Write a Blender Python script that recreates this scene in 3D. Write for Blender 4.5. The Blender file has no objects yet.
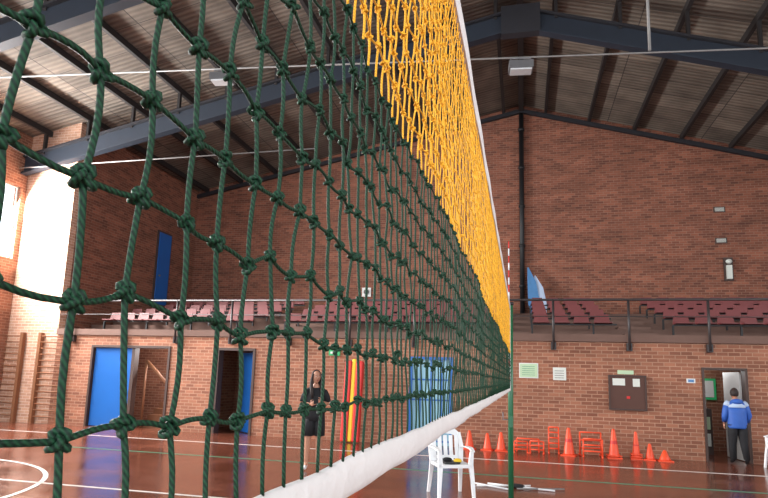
import bpy, math, random
from mathutils import Vector, Matrix
random.seed(7)
sc=bpy.context.scene
COL=sc.collection
V=Vector
# ------------------------------------------------------------------ materials
MATS={}
def mk(name):
    m=bpy.data.materials.new(name); m.use_nodes=True
    nt=m.node_tree; b=nt.nodes['Principled BSDF']; MATS[name]=m
    return m,nt,b
def srgb(r,g,b):
    f=lambda c:(c/255/12.92 if c/255<=.04045 else ((c/255+.055)/1.055)**2.4)
    return (f(r),f(g),f(b),1)
def plain(name,col,rough=.6,var=.12,nscale=8,bump=0,bscale=60,metal=0,emit=0,spec=.5):
    m,nt,b=mk(name); c=srgb(*col)
    tc=nt.nodes.new('ShaderNodeTexCoord'); n=nt.nodes.new('ShaderNodeTexNoise'); n.inputs['Scale'].default_value=nscale
    n.inputs['Detail'].default_value=3
    nt.links.new(tc.outputs['Object'],n.inputs['Vector'])
    mix=nt.nodes.new('ShaderNodeMix'); mix.data_type='RGBA'
    mix.inputs[6].default_value=tuple(x*(1-var) for x in c[:3])+(1,)
    mix.inputs[7].default_value=tuple(min(1,x*(1+var)) for x in c[:3])+(1,)
    nt.links.new(n.outputs['Fac'],mix.inputs[0]); nt.links.new(mix.outputs[2],b.inputs['Base Color'])
    b.inputs['Roughness'].default_value=rough; b.inputs['Metallic'].default_value=metal
    b.inputs['Specular IOR Level'].default_value=spec
    if emit:
        b.inputs['Emission Color'].default_value=c; b.inputs['Emission Strength'].default_value=emit
    if bump:
        n2=nt.nodes.new('ShaderNodeTexNoise'); n2.inputs['Scale'].default_value=bscale
        nt.links.new(tc.outputs['Object'],n2.inputs['Vector'])
        bp=nt.nodes.new('ShaderNodeBump'); bp.inputs['Strength'].default_value=bump; bp.inputs['Distance'].default_value=.01
        nt.links.new(n2.outputs['Fac'],bp.inputs['Height']); nt.links.new(bp.outputs['Normal'],b.inputs['Normal'])
    return m
def brick(name,c1,c2,mortar,stain=.35,rough=.85):
    m,nt,b=mk(name); L=nt.links.new
    tc=nt.nodes.new('ShaderNodeTexCoord'); sp=nt.nodes.new('ShaderNodeSeparateXYZ'); L(tc.outputs['Object'],sp.inputs[0])
    ad=nt.nodes.new('ShaderNodeMath'); ad.operation='ADD'; L(sp.outputs[0],ad.inputs[0]); L(sp.outputs[1],ad.inputs[1])
    cb=nt.nodes.new('ShaderNodeCombineXYZ'); L(ad.outputs[0],cb.inputs[0]); L(sp.outputs[2],cb.inputs[1])
    br=nt.nodes.new('ShaderNodeTexBrick'); L(cb.outputs[0],br.inputs['Vector'])
    br.inputs['Scale'].default_value=1; br.inputs['Brick Width'].default_value=.245; br.inputs['Row Height'].default_value=.086
    br.inputs['Mortar Size'].default_value=.009; br.inputs['Mortar Smooth'].default_value=.2; br.inputs['Bias'].default_value=0
    br.inputs['Color1'].default_value=srgb(*c1); br.inputs['Color2'].default_value=srgb(*c2); br.inputs['Mortar'].default_value=srgb(*mortar)
    n=nt.nodes.new('ShaderNodeTexNoise'); n.inputs['Scale'].default_value=.9; n.inputs['Detail'].default_value=6; n.inputs['Roughness'].default_value=.7
    mp=nt.nodes.new('ShaderNodeMapping'); mp.inputs['Scale'].default_value=(.6,2.2,1); L(cb.outputs[0],mp.inputs[0]); L(mp.outputs[0],n.inputs['Vector'])
    rp=nt.nodes.new('ShaderNodeMapRange'); rp.inputs[1].default_value=.3; rp.inputs[2].default_value=.7
    rp.inputs[3].default_value=1-stain; rp.inputs[4].default_value=1+stain*.5; L(n.outputs['Fac'],rp.inputs[0])
    mu=nt.nodes.new('ShaderNodeVectorMath'); mu.operation='SCALE'; L(br.outputs['Color'],mu.inputs[0]); L(rp.outputs[0],mu.inputs['Scale'])
    L(mu.outputs[0],b.inputs['Base Color']); b.inputs['Roughness'].default_value=rough
    bp=nt.nodes.new('ShaderNodeBump'); bp.inputs['Strength'].default_value=.5; bp.inputs['Distance'].default_value=.01; bp.invert=True
    L(br.outputs['Fac'],bp.inputs['Height']); L(bp.outputs[0],b.inputs['Normal'])
    return m
brick('brick_upper',(152,92,70),(110,64,50),(146,110,92),.4)
brick('brick_lower',(170,112,86),(134,84,64),(180,140,116),.28)
brick('brick_lit',(214,170,144),(186,140,116),(222,196,176),.15)  # same brick, lightened: window light on the left wall put into the colour
def floor_mat():
    m,nt,b=mk('wood_floor'); L=nt.links.new
    tc=nt.nodes.new('ShaderNodeTexCoord')
    br=nt.nodes.new('ShaderNodeTexBrick'); L(tc.outputs['Object'],br.inputs['Vector'])
    br.inputs['Scale'].default_value=1; br.inputs['Brick Width'].default_value=.9; br.inputs['Row Height'].default_value=.07
    br.inputs['Mortar Size'].default_value=.002; br.inputs['Color1'].default_value=srgb(124,70,52); br.inputs['Color2'].default_value=srgb(98,54,41)
    br.inputs['Mortar'].default_value=srgb(56,30,24)
    n=nt.nodes.new('ShaderNodeTexNoise'); n.inputs['Scale'].default_value=.8; n.inputs['Detail'].default_value=5; L(tc.outputs['Object'],n.inputs['Vector'])
    rp=nt.nodes.new('ShaderNodeMapRange'); rp.inputs[1].default_value=.3; rp.inputs[2].default_value=.7; rp.inputs[3].default_value=.75; rp.inputs[4].default_value=1.2
    L(n.outputs['Fac'],rp.inputs[0])
    mu=nt.nodes.new('ShaderNodeVectorMath'); mu.operation='SCALE'; L(br.outputs['Color'],mu.inputs[0]); L(rp.outputs[0],mu.inputs['Scale']); L(mu.outputs[0],b.inputs['Base Color'])
    rr=nt.nodes.new('ShaderNodeMapRange'); rr.inputs[1].default_value=.3; rr.inputs[2].default_value=.7; rr.inputs[3].default_value=.12; rr.inputs[4].default_value=.26
    L(n.outputs['Fac'],rr.inputs[0]); L(rr.outputs[0],b.inputs['Roughness'])
    b.inputs['Specular IOR Level'].default_value=.7
    n2=nt.nodes.new('ShaderNodeTexNoise'); n2.inputs['Scale'].default_value=6; L(tc.outputs['Object'],n2.inputs['Vector'])
    bp=nt.nodes.new('ShaderNodeBump'); bp.inputs['Strength'].default_value=.16; bp.inputs['Distance'].default_value=.01
    L(n2.outputs['Fac'],bp.inputs['Height']); L(bp.outputs[0],b.inputs['Normal'])
floor_mat()
def roof_mat():
    m,nt,b=mk('roof_sheet'); L=nt.links.new
    tc=nt.nodes.new('ShaderNodeTexCoord'); sp=nt.nodes.new('ShaderNodeSeparateXYZ'); L(tc.outputs['Object'],sp.inputs[0])
    cb=nt.nodes.new('ShaderNodeCombineXYZ'); L(sp.outputs[0],cb.inputs[0]); L(sp.outputs[1],cb.inputs[1])
    w=nt.nodes.new('ShaderNodeTexWave'); w.bands_direction='Y'; w.inputs['Scale'].default_value=1.9; w.inputs['Distortion'].default_value=.2; L(cb.outputs[0],w.inputs['Vector'])
    br=nt.nodes.new('ShaderNodeTexBrick'); L(cb.outputs[0],br.inputs['Vector']); br.inputs['Scale'].default_value=1
    br.offset=0; br.inputs['Brick Width'].default_value=3.1; br.inputs['Row Height'].default_value=.82; br.inputs['Mortar Size'].default_value=.014
    br.inputs['Color1'].default_value=srgb(136,125,113); br.inputs['Color2'].default_value=srgb(106,97,88); br.inputs['Mortar'].default_value=srgb(62,56,52)
    n=nt.nodes.new('ShaderNodeTexNoise'); n.inputs['Scale'].default_value=1.3; n.inputs['Detail'].default_value=6; L(cb.outputs[0],n.inputs['Vector'])
    rp=nt.nodes.new('ShaderNodeMapRange'); rp.inputs[1].default_value=.3; rp.inputs[2].default_value=.7; rp.inputs[3].default_value=.68; rp.inputs[4].default_value=1.2
    L(n.outputs['Fac'],rp.inputs[0])
    r2=nt.nodes.new('ShaderNodeMapRange'); r2.inputs[3].default_value=.72; r2.inputs[4].default_value=1.08; L(w.outputs['Fac'],r2.inputs[0])
    mm_=nt.nodes.new('ShaderNodeMath'); mm_.operation='MULTIPLY'; L(rp.outputs[0],mm_.inputs[0]); L(r2.outputs[0],mm_.inputs[1])
    mu=nt.nodes.new('ShaderNodeVectorMath'); mu.operation='SCALE'; L(br.outputs['Color'],mu.inputs[0]); L(mm_.outputs[0],mu.inputs['Scale']); L(mu.outputs[0],b.inputs['Base Color'])
    b.inputs['Roughness'].default_value=.8
    bp=nt.nodes.new('ShaderNodeBump'); bp.inputs['Strength'].default_value=.6; bp.inputs['Distance'].default_value=.03
    L(w.outputs['Fac'],bp.inputs['Height']); L(bp.outputs[0],b.inputs['Normal'])
roof_mat()
def cord(name,c,c2):
    m,nt,b=mk(name); L=nt.links.new
    tc=nt.nodes.new('ShaderNodeTexCoord')
    w=nt.nodes.new('ShaderNodeTexWave'); w.bands_direction='DIAGONAL'; w.inputs['Scale'].default_value=170; w.inputs['Distortion'].default_value=1.5
    L(tc.outputs['Object'],w.inputs['Vector'])
    mix=nt.nodes.new('ShaderNodeMix'); mix.data_type='RGBA'; mix.inputs[6].default_value=srgb(*c2); mix.inputs[7].default_value=srgb(*c)
    L(w.outputs['Fac'],mix.inputs[0]); L(mix.outputs[2],b.inputs['Base Color']); b.inputs['Roughness'].default_value=.65; b.inputs['Specular IOR Level'].default_value=.35
    bp=nt.nodes.new('ShaderNodeBump'); bp.inputs['Strength'].default_value=.6; bp.inputs['Distance'].default_value=.0006
    L(w.outputs['Fac'],bp.inputs['Height']); L(bp.outputs[0],b.inputs['Normal'])
cord('cord_green',(22,70,44),(6,34,22)); cord('cord_yellow',(252,192,52),(218,144,20))
plain('tape_white',(226,222,220),.8,.06,20,.3,60)
plain('steel_dark',(34,34,40),.65,.2,3)
plain('steel_blue',(34,42,54),.6,.2,3)
plain('purlin',(36,32,32),.7,.2,3)
plain('cable_grey',(128,126,124),.5)
plain('pole_green',(34,100,66),.35)
plain('white_plastic',(236,238,240),.35,.03)
plain('white_paint',(225,225,222),.5,.05)
plain('black',(24,24,26),.5)
plain('door_blue',(28,98,176),.4,.08,2)
plain('frame_dark',(70,52,46),.6)
plain('concrete',(112,86,76),.85,.15,4,.2,20)
plain('maroon',(114,54,54),.55,.15,3)
plain('handrail_grey',(52,46,46),.45)
plain('orange',(236,80,42),.45,.08)
plain('red',(208,38,34),.5,.08); plain('yellow',(238,200,40),.5,.06)
plain('wood',(140,92,62),.6,.2,6); plain('board_brown',(84,50,38),.6)
plain('paper_green',(190,214,178),.8,.05,20); plain('paper',(218,222,214),.8,.06,30)
plain('sign_green',(40,150,90),.5,.1,emit=.3)
plain('line_white',(224,220,214),.35); plain('line_green',(60,140,110),.35)
plain('skin',(180,130,106),.55,.06,10); plain('hair',(36,24,20),.6,.3,60,.5,150)
plain('cloth_black',(26,26,30),.85,.2,12,.3,40); plain('jacket_blue',(44,92,176),.6,.12,10,.3,20)
plain('jacket_white',(176,194,220),.65,.05,10,.3,20); plain('shoe',(210,210,210),.6)
plain('board_blue',(80,130,180),.4); plain('glass_blue',(136,186,206),.2,.15,2)
plain('lips',(150,80,74),.5); plain('grey_metal',(120,120,122),.4,.1,metal=.6)
plain('lamp_glass',(205,208,210),.3)
# ------------------------------------------------------------------ mesh builder
class MB:
    def __init__(s): s.v=[];s.f=[];s.m=[];s.mats=[];s.sm=[]
    def mi(s,n):
        if n not in s.mats: s.mats.append(n)
        return s.mats.index(n)
    def add(s,vs,fs,mat,smooth=False):
        o=len(s.v); s.v.extend([tuple(v) for v in vs]); k=s.mi(mat)
        for f in fs: s.f.append(tuple(i+o for i in f)); s.m.append(k); s.sm.append(smooth)
    def box(s,a,b,mat,M=None):
        x0,y0,z0=a;x1,y1,z1=b
        vs=[V(p) for p in ((x0,y0,z0),(x1,y0,z0),(x1,y1,z0),(x0,y1,z0),(x0,y0,z1),(x1,y0,z1),(x1,y1,z1),(x0,y1,z1))]
        if M: vs=[M@p for p in vs]
        s.add(vs,[(0,3,2,1),(4,5,6,7),(0,1,5,4),(1,2,6,5),(2,3,7,6),(3,0,4,7)],mat)
    def tube(s,pts,r,mat,n=8,cap=True,smooth=True,closed=False,flat=None):
        pts=[V(p) for p in pts]; N=len(pts)
        if not hasattr(r,'__len__'): r=[r]*N
        vs=[];fs=[]; up=None
        for i,p in enumerate(pts):
            if closed: t=pts[(i+1)%N]-pts[i-1]
            else: t=pts[min(i+1,N-1)]-pts[max(i-1,0)]
            if t.length<1e-9: t=V((0,0,1))
            t.normalize()
            if up is None:
                up=V((0,0,1)) if abs(t.z)<.9 else V((1,0,0))
            u=up-t*up.dot(t)
            if u.length<1e-6: u=t.orthogonal()
            u.normalize(); up=u; w=t.cross(u)
            for k in range(n):
                a=2*math.pi*(k+.5)/n
                vs.append(p+(u*math.cos(a)+w*math.sin(a))*r[i])
        for i in range(N if closed else N-1):
            j=(i+1)%N
            for k in range(n):
                k2=(k+1)%n; fs.append((i*n+k,i*n+k2,j*n+k2,j*n+k))
        if cap and not closed:
            fs.append(tuple(range(n-1,-1,-1))); fs.append(tuple((N-1)*n+k for k in range(n)))
        s.add(vs,fs,mat,smooth)
    def sweep(s,pts,side,hw,ht,mat,smooth=False):
        pts=[V(p) for p in pts]; N=len(pts); side=V(side).normalized(); vs=[];fs=[]
        if not hasattr(hw,'__len__'): hw=[hw]*N
        for i,p in enumerate(pts):
            t=(pts[min(i+1,N-1)]-pts[max(i-1,0)]).normalized(); sd=(side-t*side.dot(t)).normalized(); nn=t.cross(sd)
            for a,b in ((-1,-1),(1,-1),(1,1),(-1,1)): vs.append(p+sd*a*hw[i]+nn*b*ht)
        for i in range(N-1):
            for k in range(4): fs.append((i*4+k,i*4+(k+1)%4,i*4+4+(k+1)%4,i*4+4+k))
        fs.append((3,2,1,0)); fs.append(tuple((N-1)*4+k for k in range(4)))
        s.add(vs,fs,mat,smooth)
    def ell(s,c,r,mat,M=None,n=16,m=10,fn=None):
        vs=[];fs=[]
        for i in range(m+1):
            th=math.pi*i/m
            for k in range(n):
                ph=2*math.pi*k/n
                p=V((math.sin(th)*math.cos(ph),math.sin(th)*math.sin(ph),math.cos(th)))
                if fn: p=fn(p)
                p=V((p.x*r[0],p.y*r[1],p.z*r[2]))
                if M: p=M@p
                vs.append(p+V(c))
        for i in range(m):
            for k in range(n):
                k2=(k+1)%n; fs.append((i*n+k,(i+1)*n+k,(i+1)*n+k2,i*n+k2))
        s.add(vs,fs,mat,True)
    def loft(s,rings,mat,n=20,cap=True,smooth=True):
        vs=[];fs=[]
        for c,rx,ry in rings:
            for k in range(n):
                a=2*math.pi*k/n; vs.append((c[0]+rx*math.cos(a),c[1]+ry*math.sin(a),c[2]))
        for i in range(len(rings)-1):
            for k in range(n):
                k2=(k+1)%n; fs.append((i*n+k,i*n+k2,(i+1)*n+k2,(i+1)*n+k))
        if cap: fs.append(tuple(range(n-1,-1,-1))); fs.append(tuple((len(rings)-1)*n+k for k in range(n)))
        s.add(vs,fs,mat,smooth)
    def build(s,name,loc=(0,0,0),rot=0,parent=None):
        me=bpy.data.meshes.new(name); me.from_pydata(s.v,[],s.f)
        for n in s.mats: me.materials.append(MATS[n])
        me.polygons.foreach_set('material_index',s.m); me.polygons.foreach_set('use_smooth',s.sm); me.update()
        o=bpy.data.objects.new(name,me); COL.objects.link(o); o.location=loc; o.rotation_euler=(0,0,rot)
        if parent: o.parent=parent
        return o
# ------------------------------------------------------------------ room
Y1=14.6; Y2=21.5; XL=-15.3; XR=13.0; YB=-6.0; RZ=12.1; SL=.206; SR=.288; XS=-13.5
def rz(x): return RZ+SL*x if x<0 else RZ-SR*x
b=MB(); b.box((XL-.3,YB,-.2),(XR+.3,Y2+.3,0),'wood_floor'); b.build('floor')
def roofstrip(b,y0,y1,mat,zoff0,zoff1,ext=.4,sr=0):
    for xa,xb in ((XL-ext,0),(0,XR+ext)):
        za=rz(xa)-(sr*xa if xa>0 else 0); zb=rz(xb)-(sr*xb if xb>0 else 0)
        vs=[(xa,y0,za+zoff0),(xb,y0,zb+zoff0),(xb,y1,zb+zoff0),(xa,y1,za+zoff0),
            (xa,y0,za+zoff1),(xb,y0,zb+zoff1),(xb,y1,zb+zoff1),(xa,y1,za+zoff1)]
        b.add(vs,[(0,3,2,1),(4,5,6,7),(0,1,5,4),(1,2,6,5),(2,3,7,6),(3,0,4,7)],mat)
b=MB(); roofstrip(b,YB,Y2+.35,'roof_sheet',.0,.15); b.build('ceiling')
b=MB()
PX=[]
x=-14.6
while x<XR:
    if abs(x)>.3: b.box((x-.05,YB+.1,rz(x)-.2),(x+.05,Y2-.02,rz(x)-.02),'purlin'); PX.append(x)
    x+=1.55
b.box((-.09,YB+.1,RZ-.3),(.09,Y2-.02,RZ-.05),'purlin')
b.build('roof_purlins')
for i,yy in enumerate((4.2,9.4,14.4)):
    b=MB(); q=.03
    roofstrip(b,yy-.12,yy+.12,'steel_blue',-1.35,-1.29,-.02,q)
    roofstrip(b,yy-.014,yy+.014,'steel_blue',-1.29,-.8,-.02,q)
    roofstrip(b,yy-.12,yy+.12,'steel_dark',-.8,-.74,-.02,q)
    for x in PX: b.box((x-.04,yy-.05,rz(x)-.85-(q*x if x>0 else 0)),(x+.04,yy+.05,rz(x)-.2),'purlin')
    b.box((-.5,yy-.13,RZ-1.5),(.5,yy+.13,RZ-.7),'steel_dark')
    b.build('roof_rafter')
b=MB(); roofstrip(b,Y2-.15,Y2-.02,'steel_dark',-.35,-.2,-.3); b.build('roof_rafter')
# walls
def wallxz(name,x0,x1,z0,z1,y0,y1,mat,openings=(),toproof=False):
    b=MB(); xs=sorted(openings); cur=x0
    def seg(a,c,zz0,zz1):
        if toproof and zz1>=z1:
            pts=[a]+([0] if a<0<c else [])+[c]
            for p,q in zip(pts,pts[1:]):
                vs=[(p,y0,zz0),(q,y0,zz0),(q,y1,zz0),(p,y1,zz0),(p,y0,rz(p)),(q,y0,rz(q)),(q,y1,rz(q)),(p,y1,rz(p))]
                b.add(vs,[(0,3,2,1),(4,5,6,7),(0,1,5,4),(1,2,6,5),(2,3,7,6),(3,0,4,7)],mat)
        else: b.box((a,y0,zz0),(c,y1,zz1),mat)
    for a,c,oz0,oz1 in xs:
        if a>cur: seg(cur,a,z0,z1)
        if oz0>z0: b.box((a,y0,z0),(c,y1,oz0),mat)
        seg(a,c,oz1,z1)
        cur=c
    if cur<x1: seg(cur,x1,z0,z1)
    return b.build(name)
D1=(-12.25,-9.65,0,2.32); D2=(-8.2,-7.05,0,2.3); D3=(-2.8,-1.7,0,2.17); D4=(3.94,4.87,0,2.06)
wallxz('wall_back_lower',XS,XR,0,2.6,Y1,Y1+.25,'brick_lower',[D1,D2,D3,D4])
wallxz('wall_back_left',XL,XS,0,9,Y1,Y1+.25,'brick_lit',[],True)
wallxz('wall_back_upper',XS,XR,3.7,9,Y2,Y2+.25,'brick_upper',[],True)
def sidewall(name,x0,x1,ya,yb,z0,mat,op=()):
    b=MB(); xi=(x0+x1)/2; ztop=rz(xi); cur=ya
    for a,c,oz0,oz1 in op:
        b.box((x0,cur,z0),(x1,a,ztop),mat)
        if oz0>z0: b.box((x0,a,z0),(x1,c,oz0),mat)
        b.box((x0,a,oz1),(x1,c,ztop),mat); cur=c
    b.box((x0,cur,z0),(x1,yb,ztop),mat)
    return b.build(name)
sidewall('wall_recess_left',XS-.25,XS,Y1+.25,Y2+.25,0,'brick_upper')
wops=[(-4.5,0,4.6,7.2),(.6,5.1,4.6,7.2),(5.7,10.2,4.6,7.2),(10.8,14.4,4.9,7.2)]
rops=[(-4.5,0,4.6,7.0),(.6,5.1,4.6,7.0),(5.7,10.2,4.6,7.0),(10.8,15.3,4.6,7.0)]
sidewall('wall_left',XL-.25,XL,YB,Y1+.25,0,'brick_lower',wops)
sidewall('wall_right',XR,XR+.25,YB,Y2+.25,0,'brick_upper',rops)
k=1
for X,ops in ((XL-.12,wops),(XR+.12,rops)):
    for a,c,z0,z1 in ops:
        b=MB()
        for t in range(4):
            yy=a+.03+(c-a-.06)*t/3; b.box((X-.02,yy-.02,z0),(X+.02,yy+.02,z1),'white_paint')
        for z in (z0+.03,(z0+z1)/2,z1-.03): b.box((X-.02,a,z-.015),(X+.02,c,z+.015),'white_paint')
        b.build('window_%d'%k); k+=1
b=MB(); b.box((XS,17.2,0),(XR,17.35,2.45),'brick_lower'); b.build('wall_corridor')
b=MB(); b.box((-9.1,Y1+.26,0),(-8.95,17.19,2.45),'brick_lower'); b.build('light_block_panel')  # added panel, keeps the stairwell light out of the second doorway
TR=.25
b=MB()
b.box((XS+.01,Y1-.06,2.605),(XR-.01,Y1+.35,2.78),'concrete')
for i in range(5):
    y0=14.95+i*1.0; b.box((XS+.01,y0,2.605),(XR-.01,(y0+1.0) if i<4 else Y2-.01,2.78+TR*i),'concrete')
b.build('balcony')
b=MB()
sections=[(-12.6,-7.6),(-6.6,-.6),(.25,2.3),(3.6,12.4)]
for i in range(5):
    y=15.45+i*1.0; z=2.78+TR*i
    for a,c in sections:
        n=int((c-a)/.5)
        for q in range(n):
            xx=a+q*.5
            b.sweep([(xx+.22,y-.18,z+.36),(xx+.22,y-.05,z+.345),(xx+.22,y+.14,z+.36),(xx+.22,y+.18,z+.4),(xx+.22,y+.22,z+.60)],(1,0,0),[.20,.21,.2,.19,.16],.012,'maroon')
        b.box((a,y-.03,z+.30),(c,y+.03,z+.34),'black')
        for q in range(0,n+1,3):
            b.box((a+q*.5-.03,y-.03,z+.001),(a+q*.5+.01,y+.03,z+.31),'black')
b.build('stadium_seating')
b=MB()
for a in (2.5,-.5,-7.5):
    for i in range(4):
        b.box((a,15.5+i,2.781+TR*i),(a+.8,15.94+i,2.9+TR*i),'concrete')
b.build('aisle_steps')
b=MB(); yr=Y1-.12
b.tube([(XS+.1,yr,3.6),(XR-.05,yr,3.6)],.03,'handrail_grey'); b.tube([(XS+.1,yr,3.2),(XR-.05,yr,3.2)],.012,'handrail_grey',6)
x=.72-1.7*8
while x<XR-.1:
    b.tube([(x,yr,2.42),(x,yr,3.6)],.03,'handrail_grey'); b.box((x-.06,yr,2.4),(x+.06,Y1-.002,2.58),'handrail_grey'); x+=1.7
b.build('balcony_railing')
b=MB(); yp=Y2-.14
b.tube([(0,yp,3.785),(0,yp,11.7)],.09,'black',10)
for z in (5,6.5,8,9.5,11): b.tube([(0,yp,z),(0,yp,z+.1)],.12,'black',10)
b.build('downpipe')
b=MB(); b.box((6.66,Y2-.06,5.2),(6.94,Y2-.002,6.0),'frame_dark'); b.ell((6.8,Y2-.12,5.85),(.1,.08,.08),'paper'); b.box((6.72,Y2-.16,5.25),(6.88,Y2-.06,5.72),'paper'); b.build('wall_lamp')
for z in (7.6,6.5):
    b=MB(); b.box((6.45,Y2-.03,z),(6.82,Y2-.002,z+.2),'frame_dark'); b.box((6.49,Y2-.04,z+.04),(6.78,Y2-.03,z+.16),'paper')
    for q in range(3): b.box((6.49,Y2-.05,z+.055+q*.035),(6.78,Y2-.04,z+.068+q*.035),'frame_dark')
    b.build('wall_vent')
b=MB(); b.box((-6.05,Y2-.06,4.7),(-5.7,Y2-.002,5.05),'white_paint'); b.tube([(-5.87,Y2-.06,4.88),(-5.87,Y2-.12,4.88)],.1,'grey_metal',12); b.build('wall_speaker')
b=MB()
for dx,mt,l in ((0,'board_blue',1.9),(.24,'jacket_white',1.6)):
    b.sweep([(.45+dx,Y2-.7,3.82),(.4+dx,Y2-.55,3.8+l*.3),(.33+dx,Y2-.4,3.8+l*.7),(.2+dx,Y2-.3,3.8+l)],(1,0,0),[.12,.2,.15,.02],.03,mt)
b.build('surfboard')
b=MB(); b.box((XS+.002,18.9,4.1),(XS+.05,19.8,6.95),'frame_dark'); b.box((XS+.05,18.98,4.12),(XS+.08,19.72,6.87),'door_blue'); b.ell((XS+.12,19.1,5.2),(.04,.04,.04),'grey_metal'); b.build('door_5')
def frame(b,x0,x1,z1,mat='white_paint',w=.07):
    b.box((x0+.003,Y1-.03,.001),(x0+w,Y1+.24,z1-.003),mat); b.box((x1-w,Y1-.03,.001),(x1-.003,Y1+.24,z1-.003),mat); b.box((x0+w,Y1-.03,z1-w),(x1-w,Y1+.24,z1-.003),mat)
b=MB(); frame(b,D1[0],D1[1],D1[3],'frame_dark'); b.box((D1[0]+.1,Y1+.05,.02),(-10.9,Y1+.1,D1[3]-.08),'door_blue')
b.box((-10.9,Y1,.001),(-10.8,Y1+.2,D1[3]-.07),'frame_dark'); b.ell((-11.05,Y1+.02,1.05),(.04,.04,.04),'grey_metal'); b.build('door_1')
b=MB()
for i in range(7): b.box((-10.75,Y1+.5+i*.27,.001),(-9.3,Y1+.5+i*.27+.27,.17*(i+1)),'wood')
b.tube([(-10.7,Y1+.45,1.9),(-9.7,Y1+.45,1.0)],.05,'wood'); b.tube([(-10.72,Y1+.45,0.01),(-10.72,Y1+.45,1.9)],.04,'wood'); b.tube([(-9.75,Y1+.45,0.01),(-9.75,Y1+.45,1.05)],.04,'wood')
b.build('staircase')
b=MB(); frame(b,D2[0],D2[1],D2[3],'frame_dark'); Mx=Matrix.Translation((D2[1]-.1,Y1+.26,0))@Matrix.Rotation(math.radians(142),4,'Z')
b.box((0,-.02,.02),(.95,.02,2.2),'door_blue',Mx); b.build('door_2')
b=MB(); frame(b,D3[0],D3[1],D3[3],'door_blue',.07)
b.box((D3[0]+.07,Y1+.06,.001),(D3[1]-.07,Y1+.1,D3[3]-.07),'glass_blue')
for xx in (-2.52,-2.25,-1.98): b.box((xx-.015,Y1+.03,.001),(xx+.015,Y1+.12,D3[3]-.07),'door_blue')
for zz in (.1,1.1,1.6): b.box((D3[0]+.07,Y1+.03,zz-.02),(D3[1]-.07,Y1+.12,zz+.02),'door_blue')
b.build('door_3')
b=MB(); frame(b,D4[0],D4[1],D4[3],'frame_dark',.05)
Mx=Matrix.Translation((D4[1]-.06,Y1+.28,0))@Matrix.Rotation(math.radians(97),4,'Z'); b.box((0,-.02,.02),(.8,.02,1.98),'white_paint',Mx); b.build('door_4')
b=MB(); b.box((4.0,16.0,.001),(4.5,16.4,1.1),'frame_dark'); b.box((4.05,15.98,.2),(4.45,16.0,.5),'paper'); b.box((4.05,15.98,.6),(4.45,16.0,.9),'paper_green')
b.box((4.1,16.05,1.1),(4.4,16.3,1.35),'white_paint'); b.build('storage_cabinet')
b=MB(); b.box((4.6,17.12,1.3),(4.95,17.195,1.85),'sign_green'); b.box((4.66,17.1,1.36),(4.89,17.12,1.79),'white_paint'); b.build('wall_poster')
b=MB(); b.box((-.09,Y1-.015,1.71),(.36,Y1-.001,2.07),'white_paint'); b.box((-.07,Y1-.02,1.73),(.34,Y1-.015,2.05),'paper_green')
for q in range(5): b.box((-.02,Y1-.023,1.78+q*.05),(.28,Y1-.02,1.79+q*.05),'line_green')
b.build('notice_poster')
b=MB(); b.box((.7,Y1-.015,1.68),(1.0,Y1-.001,1.98),'paper')
for q in range(4): b.box((.74,Y1-.02,1.73+q*.055),(.95,Y1-.015,1.74+q*.055),'frame_dark')
b.build('notice_poster')
b=MB(); b.box((1.94,Y1-.05,1.04),(2.76,Y1-.002,1.84),'board_brown')
for a in ((1.94,1.04,1.97,1.84),(2.73,1.04,2.76,1.84),(1.97,1.81,2.73,1.84),(1.97,1.04,2.73,1.07)): b.box((a[0],Y1-.07,a[1]),(a[2],Y1-.05,a[3]),'frame_dark')
for a,c,z,h in ((2.03,2.3,1.6,.16),(2.47,2.62,1.58,.18)): b.box((a,Y1-.06,z),(c,Y1-.05,z+h),'paper')
b.box((2.33,Y1-.06,1.3),(2.4,Y1-.05,1.36),'red')
b.box((2.15,Y1-.02,1.86),(2.5,Y1-.002,1.95),'paper_green'); b.build('notice_board')
b=MB(); b.box((3.62,Y1-.02,1.7),(3.8,Y1-.002,1.8),'white_paint'); b.box((3.65,Y1-.025,1.72),(3.77,Y1-.02,1.78),'board_blue'); b.build('wall_sign')
b=MB(); b.box((-4.95,Y1-.06,2.15),(-4.65,Y1-.002,2.3),'sign_green'); b.box((-4.9,Y1-.065,2.2),(-4.76,Y1-.06,2.25),'white_paint'); b.build('exit_sign')
b=MB()
for xx in (-14.0,-13.1): b.box((xx-.05,Y1-.14,.001),(xx+.05,Y1-.02,2.65),'wood')
for q in range(14): b.tube([(-14.0,Y1-.1,.2+q*.18),(-13.1,Y1-.1,.2+q*.18)],.02,'wood',8)
b.box((-14.7,Y1-.14,.001),(-14.6,Y1-.02,2.65),'wood')
for q in range(14): b.tube([(-15.25,Y1-.1,.2+q*.18),(-14.6,Y1-.1,.2+q*.18)],.02,'wood',8)
b.build('wall_bars')
b=MB()
M=Matrix.Translation((-4.42,Y1-.5,.03))@Matrix.Rotation(math.radians(-6),4,'X')
b.box((0,0,.0),(.18,.18,2.0),'red',M); b.box((.18,.02,.0),(.29,.18,2.05),'yellow',M); b.box((.29,0,.0),(.47,.18,2.0),'red',M)
o=b.build('gym_mat'); bv=o.modifiers.new('b','BEVEL'); bv.width=.03; bv.segments=3
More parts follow.
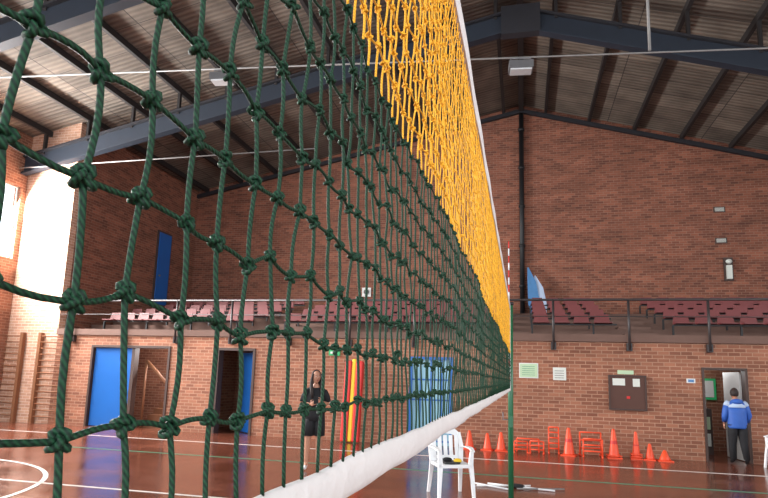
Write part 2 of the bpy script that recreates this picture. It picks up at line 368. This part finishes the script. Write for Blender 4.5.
def cone(x,y,h,w,stack=1):
    b=MB(); b.box((-w/2,-w/2,0),(w/2,w/2,.025),'orange')
    prof=[(w*.40,.025),(w*.37,.05),(w*.10+.008,h*.97),(w*.09,h)]
    b.loft([((0,0,z),r,r) for r,z in prof],'orange',24)
    b.loft([((0,0,h*.5),w*.262,w*.262),((0,0,h*.62),w*.222,w*.222)],'red',24,False)
    b.tube([(0,0,h),(0,0,h+.012)],w*.1,'orange',16)
    for s_ in range(1,stack):
        z=.05*s_; b.box((-w/2,-w/2,z),(w/2,w/2,z+.02),'orange')
    b.build('traffic_cone',(x,y,0),random.uniform(-.3,.3))
for x,y,h,w,s_ in ((-1.25,14.3,.42,.28,1),(-.83,14.3,.38,.26,1),(-.51,14.25,.42,.28,1),(1.0,14.15,.6,.32,1),(1.96,14.15,.62,.3,2),(2.43,14.2,.58,.24,3),(2.7,14.15,.34,.24,1),(2.99,14.1,.22,.3,1)):
    cone(x,y,h,w,s_)
def hurdle(x,y,w,h,nb,rot=0):
    b=MB()
    for sx in (-w/2,w/2):
        b.tube([(sx,-.12,.02),(sx,.12,.02)],.02,'orange'); b.tube([(sx,0,.02),(sx,0,h)],.018,'orange')
    for q in range(nb): b.tube([(-w/2,0,h*(q+1)/nb),(w/2,0,h*(q+1)/nb)],.018,'orange')
    b.build('agility_hurdle',(x,y,0),rot)
hurdle(-.06,14.1,.3,.26,3,.1); hurdle(.3,14.1,.3,.28,3,-.1); hurdle(.1,14.4,.5,.3,2); hurdle(.68,14.3,.22,.6,5,.0); hurdle(1.48,14.3,.46,.52,3,.1); hurdle(1.5,14.0,.4,.4,3,-.1)
b=MB(); z=.004
b.box((XL,10.55,0),(XR,10.61,z),'line_green'); b.box((XL,12.6,0),(XR,12.65,z),'line_white')
b.box((-9.2,7.15,0),(9,7.2,z),'line_white'); b.box((-.19,-1.9,0),(-.14,7.15,z),'line_white'); b.box((-9.2,-1.9,0),(-9.15,7.15,z),'line_white')
def ring(cx,cy,r,w,mat,a0=0,a1=360):
    vs=[];fs=[];N=72
    for i in range(N+1):
        a=math.radians(a0+(a1-a0)*i/N)
        for rr,zz in ((r-w/2,z),(r+w/2,z)): vs.append((cx+rr*math.cos(a),cy+rr*math.sin(a),zz))
    for i in range(N): fs.append((i*2,i*2+1,i*2+3,i*2+2))
    b.add(vs,fs,mat)
ring(-9.25,5.6,3.05,.07,'line_white'); ring(-.17,5.4,1.8,.05,'line_green')
b.build('court_lines')
b=MB()
for i,(p,q,m_) in enumerate((((-.7,9.35),(.1,9.65),'white_plastic'),((-.55,9.6),(.45,9.35),'white_plastic'),((-.1,9.3),(.6,9.55),'cable_grey'),((-.75,9.55),(-.2,9.2),'white_plastic'))):
    b.tube([(p[0],p[1],.02),(q[0],q[1],.02)],.014,m_)
b.ell((-.1,9.5,.03),(.12,.1,.03),'cloth_black'); b.build('training_sticks')
b=MB(); b.tube([(-15.2,9.75,8.25),(4.67,11.8,8.15),(12.9,12.7,8.1)],.018,'cable_grey',6); b.build('suspension_cable')
b=MB(); b.tube([(-15.25,14.2,7.75),(-5.5,14.2,7.75)],.018,'cable_grey',6); b.build('suspension_cable')
b=MB(); b.tube([(2.5,11.57,8.2),(2.5,11.57,rz(2.5)-.02)],.03,'cable_grey',6); b.build('hanging_rod')
def flood(x,y,z):
    b=MB()
    b.box((-.24,-.15,-.08),(.24,.15,.08),'grey_metal'); b.box((-.21,-.12,-.11),(.21,.12,-.08),'lamp_glass')
    b.tube([(-.2,0,.08),(-.2,0,.2),(.2,0,.2),(.2,0,.08)],.015,'grey_metal',6)
    b.build('floodlight',(x,y,z-.22),.1)
flood(0,11.3,8.17); flood(-6.35,10.66,8.2)
# ------------------------------------------------------------------ volleyball net
net=bpy.data.objects.new('volleyball_net',None); COL.objects.link(net)
NX=-.165; ZB=1.522; ZT=2.565; NR=23; CW=.035; YS=.189-.035*16; YE=8.0
NC=int((YE-YS)/CW)
rnd=random.Random(3)
ph=[rnd.uniform(0,6.28) for _ in range(12)]
def node(i,j):
    y=YS+i*CW; zf=j/(NR-1); z=ZB+(ZT-ZB)*zf
    edge=min(1,min(j,NR-1-j)/2)
    z+=.010*edge; y-=.004*edge
    r=random.Random(i*977+j*131)
    dy=(r.uniform(-1,1)*.0036+.0025*math.sin(y*21+z*9+ph[0]))*edge
    dz=(r.uniform(-1,1)*.0035+.0022*math.sin(y*33-z*13+ph[1])+ .0025*(1 if i%2 else -1))*edge
    dx=(r.uniform(-1,1)*.0025+.004*math.sin(y*7+z*5+ph[2])+.006*math.sin(y*3-z*4+ph[3])*min(1,zf*3))*edge
    return V((NX+dx,y+dy,z+dz))
P=[[node(i,j) for j in range(NR)] for i in range(NC+1)]
RC=.0014
YJ=9
gb=MB(); yb=MB()
def cordpts(a,c,seed,sub,amp):
    r=random.Random(seed); off=V((r.uniform(-1,1),r.uniform(-1,1),r.uniform(-1,1)))*amp
    return [a.lerp(c,t/sub)+off*math.sin(math.pi*t/sub) for t in range(1,sub+1)]
for i in range(NC+1):
    y=YS+i*CW
    n,sub=(7,5) if y<1.3 else ((5,2) if y<3 else (4,1))
    if y<0: n,sub=5,2
    for lo,hi,B,mat in ((0,YJ,gb,'cord_green'),(YJ,NR-1,yb,'cord_yellow')):
        pts=[P[i][lo]]
        for j in range(lo,hi): pts+=cordpts(P[i][j],P[i][j+1],i*31+j*7,sub,.0016)
        B.tube(pts,RC*(1.05 if y<3 else 1.3),mat,n)
for j in range(1,NR-1):
    B,mat=(gb,'cord_green') if j<=YJ else (yb,'cord_yellow')
    for (ya,yb_,n,sub) in ((YS,1.3,7,5),(1.3,3,5,2),(3,YE,4,1)):
        i0=int(round((ya-YS)/CW)); i1=min(NC,int(round((yb_-YS)/CW)))
        pts=[P[i0][j]]
        for i in range(i0,i1): pts+=cordpts(P[i][j],P[i+1][j],i*17+j*53+5,sub,.002)
        B.tube(pts,RC,mat,n,cap=False)
def knotpath(R,N):
    out=[]
    for k in range(N):
        t=2*math.pi*k/N
        out.append(V(((math.sin(3*t))*R*.62,(math.sin(t)+1.7*math.sin(2*t))*R*.36,(math.cos(t)-1.7*math.cos(2*t))*R*.36)))
    return out
for i in range(NC+1):
    y=YS+i*CW
    for j in range(1,NR-1):
        B,mat=(gb,'cord_green') if j<=YJ else (yb,'cord_yellow')
        c=P[i][j]; r=random.Random(i*7+j*91)
        R=.0047*r.uniform(.88,1.12)
        if 0<=y<1.3:
            M=Matrix.Rotation(r.uniform(0,6.28),3,'X')@Matrix.Rotation(r.uniform(-.5,.5),3,'Z')
            B.tube([c+M@p for p in knotpath(R,22)],RC*1.15,mat,6,closed=True)
            B.ell(c,(R*.5,R*.62,R*.62),mat,n=8,m=5)
        else:
            B.ell(c,(R*.9,R*1.0,R*1.0),mat,n=6,m=4)
o=gb.build('mesh_green',parent=net); o=yb.build('mesh_yellow',parent=net)
tb=MB()
N=int((YE-YS)/.03)
vs=[];fs=[]
K=12
for i in range(N+1):
    y=YS+(YE-YS)*i/N
    zc=ZB-.018+.001*math.sin(y*11)+.0006*math.sin(y*37); xc=NX+.002*math.sin(y*9)
    for k in range(K):
        a=2*math.pi*k/K; vs.append((xc+.007*(1+.12*math.sin(y*40+a*2))*math.cos(a),y,zc+.0195*math.sin(a)*(1+.03*math.sin(y*23))))
for i in range(N):
    for k in range(K):
        k2=(k+1)%K; fs.append((i*K+k,i*K+k2,(i+1)*K+k2,(i+1)*K+k))
fs.append(tuple(range(K-1,-1,-1))); fs.append(tuple(N*K+k for k in range(K)))
tb.add(vs,fs,'tape_white',True)
tb.build('bottom_tape',parent=net)
tb=MB()
tb.sweep([(NX+.0015*math.sin(i*.7),YS+(YE-YS)*i/120,ZT+.03) for i in range(121)],(0,0,1),.035,.005,'tape_white'); tb.build('top_tape',parent=net)
tb=MB(); tb.sweep([(NX,YE,ZB-.03),(NX,YE,ZT+.06)],(0,1,0),.025,.006,'tape_white')
tb.tube([(NX,YE,ZT),(NX,YE+.17,ZT+.03)],.004,'black',6); tb.tube([(NX,YE,ZB),(NX,YE+.17,ZB-.01)],.004,'black',6); tb.build('side_tape',parent=net)
tb=MB(); z=1.5; k=0
while z<3.5:
    tb.tube([(NX-.012,YE-.08,z),(NX-.012,YE-.08,z+.1)],.008,'red' if k%2 else 'white_plastic',8); z+=.1; k+=1
tb.build('antenna',parent=net)
b=MB(); b.tube([(0,0,0),(0,0,2.66)],.036,'pole_green',14); b.tube([(0,0,0),(0,0,.04)],.12,'grey_metal',18); b.tube([(0,0,2.66),(0,0,2.7)],.045,'black',14)
b.box((-.03,-.07,1.0),(.03,-.03,1.15),'pole_green'); b.tube([(.0,-.05,1.1),(-.1,-.07,1.1),(-.1,-.07,1.2)],.008,'grey_metal',6)
b.build('net_post',(NX,YE+.22,0))
# ------------------------------------------------------------------ chairs
def chair(x,y,rot,items=True):
    b=MB(); W='white_plastic'
    for sx in (-1,1):
        b.sweep([(sx*.25,-.26,0),(sx*.235,-.235,.25),(sx*.22,-.2,.45),(sx*.235,-.2,.62)],(1,0,0),[.02,.027,.034,.024],.018,W)
        b.sweep([(sx*.24,.3,0),(sx*.225,.25,.25),(sx*.215,.215,.45),(sx*.235,.26,.66),(sx*.21,.31,.84)],(1,0,0),[.02,.027,.034,.03,.025],.018,W)
        b.sweep([(sx*.24,-.24,.63),(sx*.255,-.1,.66),(sx*.255,.1,.66),(sx*.24,.27,.64)],(1,0,0),[.025,.032,.032,.025],.01,W)
    nu,nv=8,8; vs=[];fs=[]
    for l in (0,1):
        for a in range(nu+1):
            for c in range(nv+1):
                u=a/nu*2-1; v=c/nv*2-1
                zz=.45-.018*(1-u*u)*(1-v*v)-(.02 if v<-.8 else 0)-l*.014
                vs.append((u*.225,v*.22,zz))
    S=(nu+1)*(nv+1)
    for a in range(nu):
        for c in range(nv):
            q=a*(nv+1)+c; fs.append((q,q+nv+1,q+nv+2,q+1)); fs.append((S+q,S+q+1,S+q+nv+2,S+q+nv+1))
    b.add(vs,fs,W,True)
    for e in (((-.225,-.22),(.225,-.22)),((.225,-.22),(.225,.22)),((-.225,.22),(.225,.22)),((-.225,-.22),(-.225,.22))):
        b.box((min(e[0][0],e[1][0])-.008,min(e[0][1],e[1][1])-.008,.405),(max(e[0][0],e[1][0])+.008,max(e[0][1],e[1][1])+.008,.447),W)
    for q in range(-2,3):
        xx=q*.085; b.sweep([(xx,.22,.44),(xx,.265,.6),(xx,.3,.8)],(1,0,0),.027,.007,W)
    b.sweep([(-.22,.305,.8),(-.12,.325,.86),(0,.33,.88),(.12,.325,.86),(.22,.305,.8)],(0,0,1),[.03,.05,.055,.05,.03],.012,W)
    b.sweep([(-.22,.235,.5),(0,.245,.5),(.22,.235,.5)],(0,0,1),.022,.01,W)
    if items:
        b.box((-.12,-.12,.435),(.1,.1,.47),'black'); b.ell((.08,-.05,.48),(.06,.05,.035),'yellow'); b.ell((-.05,.02,.49),(.07,.06,.03),'cloth_black')
    b.build('plastic_chair',(x,y,0),rot)
chair(-1.0,8.5,math.radians(25)); chair(5.22,13.85,math.radians(-70),False)
# ------------------------------------------------------------------ people
def skinbody(verts,edges,levels=2):
    me=bpy.data.meshes.new('tmp'); me.from_pydata([v[0] for v in verts],edges,[]); o=bpy.data.objects.new('tmp',me); COL.objects.link(o)
    o.modifiers.new('s','SKIN'); sub=o.modifiers.new('u','SUBSURF'); sub.levels=levels
    for i,v in enumerate(verts):
        sv=me.skin_vertices[0].data[i]; sv.radius=v[1]; sv.use_root=(i==0)
    dg=bpy.context.evaluated_depsgraph_get(); ev=o.evaluated_get(dg); m2=ev.to_mesh()
    vs=[tuple(v.co) for v in m2.vertices]; fs=[tuple(p.vertices) for p in m2.polygons]; ev.to_mesh_clear()
    bpy.data.objects.remove(o); bpy.data.meshes.remove(me)
    return vs,fs
def hand(b,w,d,nrm,thumb,mat,curl=.5,s=1):
    w=V(w);d=V(d).normalized();nrm=V(nrm); nrm=(nrm-d*nrm.dot(d)).normalized(); sd=d.cross(nrm)
    if sd.dot(V(thumb))<0: sd=-sd
    M=Matrix((sd,d,nrm)).transposed()
    b.ell(w+d*.045*s,(.04*s,.052*s,.016*s),mat,M,12,8)
    for k,(o,l) in enumerate(((.028,.07),(.010,.08),(-.009,.075),(-.027,.058))):
        p=w+d*.08*s+sd*o*s; q=[p]; ang=0
        for seg in range(3):
            ang+=curl*.8; dd=d*math.cos(ang)+nrm*math.sin(ang); p=p+dd*l*s*(.42,.32,.26)[seg]; q.append(p)
        b.tube(q,[.0095*s,.009*s,.008*s,.0055*s],mat,8)
    p=w+d*.025*s+sd*.034*s
    b.tube([p,p+(sd*.7+d*.7)*.035*s,p+(sd*.45+d*.9)*.06*s+nrm*.015*s],[.012*s,.010*s,.007*s],mat,8)
def head(b,c,R,skin='skin',s=1):
    def fn(p):
        q=V(p)
        if q.z<0: k=1+q.z*.32; q.x*=k; q.y=q.y*(1+q.z*.22)-(-q.z)*.12*(1)
        return q
    MR=Matrix.Rotation(R,3,'Z'); c=V(c)
    b.ell(c,(.073*s,.092*s,.115*s),skin,MR,20,14,fn)
    T=lambda x,y,z:c+MR@V((x*s,y*s,z*s))
    b.tube([T(0,-.085,.02),T(0,-.104,-.018),T(0,-.088,-.03)],[.006*s,.013*s,.009*s],skin,8)
    for sx in (-1,1):
        b.ell(T(sx*.028,-.082,.008),(.012*s,.007*s,.006*s),'white_paint',MR,8,6); b.ell(T(sx*.028,-.088,.008),(.005*s,.004*s,.005*s),'black',MR,8,6)
        b.tube([T(sx*.014,-.088,.026),T(sx*.03,-.09,.031),T(sx*.044,-.08,.026)],.003*s,'hair',6)
        b.ell(T(sx*.072,.005,-.005),(.009*s,.018*s,.03*s),skin,MR,8,6)
    b.ell(T(0,-.09,-.055),(.022*s,.008*s,.007*s),'lips',MR,10,6)
    return T,MR
def person(name,verts,edges,matfn,extra,loc,rot):
    vs,fs=skinbody(verts,edges); b=MB()
    groups={}
    for f in fs:
        c=sum((V(vs[i]) for i in f),V())/len(f); groups.setdefault(matfn(c),[]).append(f)
    for m_,fl in groups.items(): b.add(vs,fl,m_,True)
    extra(b); return b.build(name,loc,rot)
wv=[((0,0,.93),(.145,.10)),((0,.005,1.06),(.115,.082)),((0,0,1.22),(.135,.1)),((0,.01,1.35),(.115,.075)),((0,.01,1.43),(.05,.05)),((0,-.005,1.5),(.045,.048)),
 ((.15,.01,1.36),(.05,.05)),((.225,.02,1.12),(.042,.042)),((.09,-.2,1.16),(.027,.027)),
 ((-.15,.01,1.36),(.05,.05)),((-.23,.02,1.12),(.042,.042)),((-.08,-.21,1.12),(.027,.027)),
 ((.085,0,.84),(.085,.088)),((.09,-.015,.48),(.055,.058)),((.09,.02,.1),(.034,.036)),((.1,-.12,.035),(.032,.028)),
 ((-.085,0,.84),(.085,.088)),((-.1,-.0,.48),(.055,.058)),((-.11,.03,.1),(.034,.036)),((-.13,-.11,.035),(.032,.028))]
we=[(0,1),(1,2),(2,3),(3,4),(4,5),(3,6),(6,7),(7,8),(3,9),(9,10),(10,11),(0,12),(12,13),(13,14),(14,15),(0,16),(16,17),(17,18),(18,19)]
def wm(c):
    if c.z<.085: return 'shoe'
    if c.z<.6: return 'skin'
    if c.z>1.41: return 'skin'
    if 1.05<c.z<1.25 and (c.y<-.09 or (abs(c.x)>.15 and c.z<1.17)): return 'skin'
    return 'cloth_black'
def wx(b):
    b.loft([((0,0,.84),.18,.13),((0,0,.95),.178,.13),((0,.005,1.06),.155,.115),((0,0,1.2),.165,.125),((0,.01,1.32),.15,.1),((0,.01,1.395),.09,.07)],'cloth_black',24)
    for sx in (-1,1):
        b.loft([((sx*.092,-.005,.58),.098,.104),((sx*.088,0,.75),.1,.108),((sx*.08,0,.87),.1,.11)],'cloth_black',18)
        b.loft([((sx*.215,.015,1.16),.06,.062),((sx*.185,.01,1.27),.064,.066),((sx*.14,.01,1.37),.055,.06)],'cloth_black',16)
    T,MR=head(b,(0,-.025,1.585),.25)
    def hf(p): return V((p.x,p.y if p.y>-.25 else -.25+(p.y+.25)*.15,p.z))
    b.ell(T(0,.018,.022),(.086,.098,.112),'hair',MR,20,14,hf)
    b.loft([((.0,.07,1.16),.07,.02),((0,.085,1.25),.1,.035),((0,.08,1.4),.11,.045),((0,.06,1.52),.095,.06),((0,.03,1.62),.08,.07)],'hair',18)
    for sx in (-1,1): b.tube([T(sx*.07,-.04,.06),T(sx*.088,-.02,-.04),T(sx*.095,-.04,-.16),T(sx*.085,-.075,-.28),T(sx*.08,-.085,-.36)],[.018,.026,.034,.03,.012],'hair',10)
    hand(b,(.09,-.2,1.16),(-.55,-.7,.25),(-.6,.5,.2),(0,0,1),'skin',.7); hand(b,(-.08,-.21,1.12),(.5,-.75,.25),(.6,.5,.2),(0,0,1),'skin',.7)
    M=Matrix.Translation((.01,-.3,1.2))@Matrix.Rotation(-.5,4,'X'); b.box((-.036,-.005,-.07),(.036,.005,.07),'black',M)
person('woman',wv,we,wm,wx,(-3.55,9.82,0),math.radians(20))
mv=[((0,0,.86),(.14,.11)),((0,0,1.0),(.14,.11)),((0,-.02,1.17),(.16,.12)),((0,-.03,1.28),(.13,.09)),((0,-.04,1.36),(.06,.06)),((0,-.07,1.42),(.05,.055)),
 ((.18,-.03,1.27),(.065,.065)),((.235,.01,1.03),(.052,.052)),((.22,-.12,.84),(.034,.034)),
 ((-.18,-.03,1.27),(.065,.065)),((-.235,-.02,1.03),(.052,.052)),((-.215,-.16,.86),(.034,.034)),
 ((.09,0,.8),(.092,.1)),((.1,-.08,.45),(.064,.068)),((.1,-.05,.09),(.042,.046)),((.11,-.2,.04),(.04,.032)),
 ((-.09,0,.8),(.092,.1)),((-.095,.02,.45),(.064,.068)),((-.1,.16,.11),(.042,.046)),((-.105,.06,.04),(.04,.032))]
def mm(c):
    if c.z<.1: return 'black'
    if c.z<.84 and abs(c.x)<.17: return 'cloth_black'
    if c.z>1.37: return 'skin'
    if abs(c.x)>.15 and c.z<.88: return 'skin'
    if abs(c.x)>.14 and c.z>1.26: return 'jacket_white'
    return 'jacket_blue'
def mx(b):
    b.loft([((0,0,.76),.185,.145),((0,0,.8),.19,.15),((0,0,.98),.185,.145),((0,-.015,1.13),.195,.145),((0,-.02,1.2),.192,.136)],'jacket_blue',24)
    b.loft([((0,-.02,1.2),.193,.137),((0,-.025,1.24),.19,.13),((0,-.035,1.31),.14,.1),((0,-.045,1.36),.08,.075)],'jacket_white',24)
    b.ell((0,.06,1.33),(.12,.06,.06),'jacket_blue')
    for sx in (-1,1):
        b.tube([(sx*.16,-.03,1.28),(sx*.205,-.02,1.15),(sx*.235,-.01,1.03),(sx*.222,-.09,.9)],[.07,.068,.06,.05],'jacket_blue' ,14)
        b.tube([(sx*.13,-.03,1.31),(sx*.165,-.027,1.27),(sx*.185,-.02,1.22)],[.066,.073,.073],'jacket_white' ,14)
    b.loft([((.1,-.055,.1),.062,.07),((.1,-.07,.4),.076,.084),((.095,-.03,.62),.095,.1),((.085,0,.84),.105,.12)],'cloth_black',16)
    b.loft([((-.1,.13,.12),.06,.07),((-.097,.03,.42),.076,.084),((-.092,.01,.62),.095,.1),((-.085,0,.84),.105,.12)],'cloth_black',16)
    T,MR=head(b,(0,-.1,1.49),0,'skin',.98)
    def hf(p): return V((p.x,p.y if p.y>-.35 else -.35+(p.y+.35)*.15,p.z if p.z>-.55 else -.55+(p.z+.55)*.2))
    b.ell(T(0,.018,.02),(.083,.096,.112),'hair',MR,20,14,hf)
    hand(b,(.22,-.12,.84),(0,-.4,-.9),(-1,0,0),(0,-1,0),'skin',.5); hand(b,(-.215,-.16,.86),(0,-.45,-.9),(1,0,0),(0,-1,0),'skin',.5)
person('man',mv,we,mm,mx,(4.5,14.25,0),math.radians(180))
# ------------------------------------------------------------------ lights
w=bpy.data.worlds.new('World'); sc.world=w; w.use_nodes=True
bg=w.node_tree.nodes['Background']; bg.inputs[0].default_value=(.9,.95,1,1); bg.inputs[1].default_value=2.9
def area(name,loc,target,sx,sy,e,col=(1,1,1)):
    l=bpy.data.lights.new(name,'AREA'); l.shape='RECTANGLE'; l.size=sx; l.size_y=sy; l.energy=e; l.color=col
    o=bpy.data.objects.new(name,l); COL.objects.link(o); o.location=loc
    o.rotation_euler=(V(target)-V(loc)).to_track_quat('-Z','Y').to_euler()
for k,(a,c,z0,z1) in enumerate(wops):
    area('window_daylight',(XL-.35,(a+c)/2,(z0+z1)/2),(XL+3,(a+c)/2,(z0+z1)/2-1.5),c-a,z1-z0,(700,700,800,3200)[k],(1,.98,.96))
for k,(a,c,z0,z1) in enumerate(rops):
    area('window_daylight',(XR+.35,(a+c)/2,5.8),(XR-3,(a+c)/2,5.2),c-a,2.4,(420,420,360,200)[k],(.97,.98,1))
pl=bpy.data.lights.new('corridor_fill','POINT'); pl.energy=22; pl.shadow_soft_size=.1; o=bpy.data.objects.new('corridor_fill',pl); COL.objects.link(o); o.location=(4.3,16,2.1)  # added fill light so the room behind the right door is visible
pl=bpy.data.lights.new('stairwell_fill','POINT'); pl.energy=150; pl.shadow_soft_size=.1; o=bpy.data.objects.new('stairwell_fill',pl); COL.objects.link(o); o.location=(-9.9,15.6,2.3)  # added fill light to brighten the stairs and the brick behind them
# ------------------------------------------------------------------ camera
cd=bpy.data.cameras.new('camera'); cam=bpy.data.objects.new('camera',cd); COL.objects.link(cam)
R=Matrix(((.9726958,.0069479,.2319795),(.2301844,-.1564923,-.9604818),(.0296296,.9876547,-.1538187)))
R=Matrix(((.9726958,.0069479,.2319795),(.2301844,-.1564923,-.9604818),(.0296296,.9876547,-.1538187)))
cam.matrix_world=Matrix.Translation((0,0,1.6))@R.to_4x4()
cd.sensor_width=36; cd.lens=580/768*36; cd.shift_y=39/768; cd.clip_start=.01; cd.clip_end=200
sc.camera=cam
sc.view_settings.view_transform='Standard'; sc.view_settings.look='None'; sc.view_settings.exposure=0
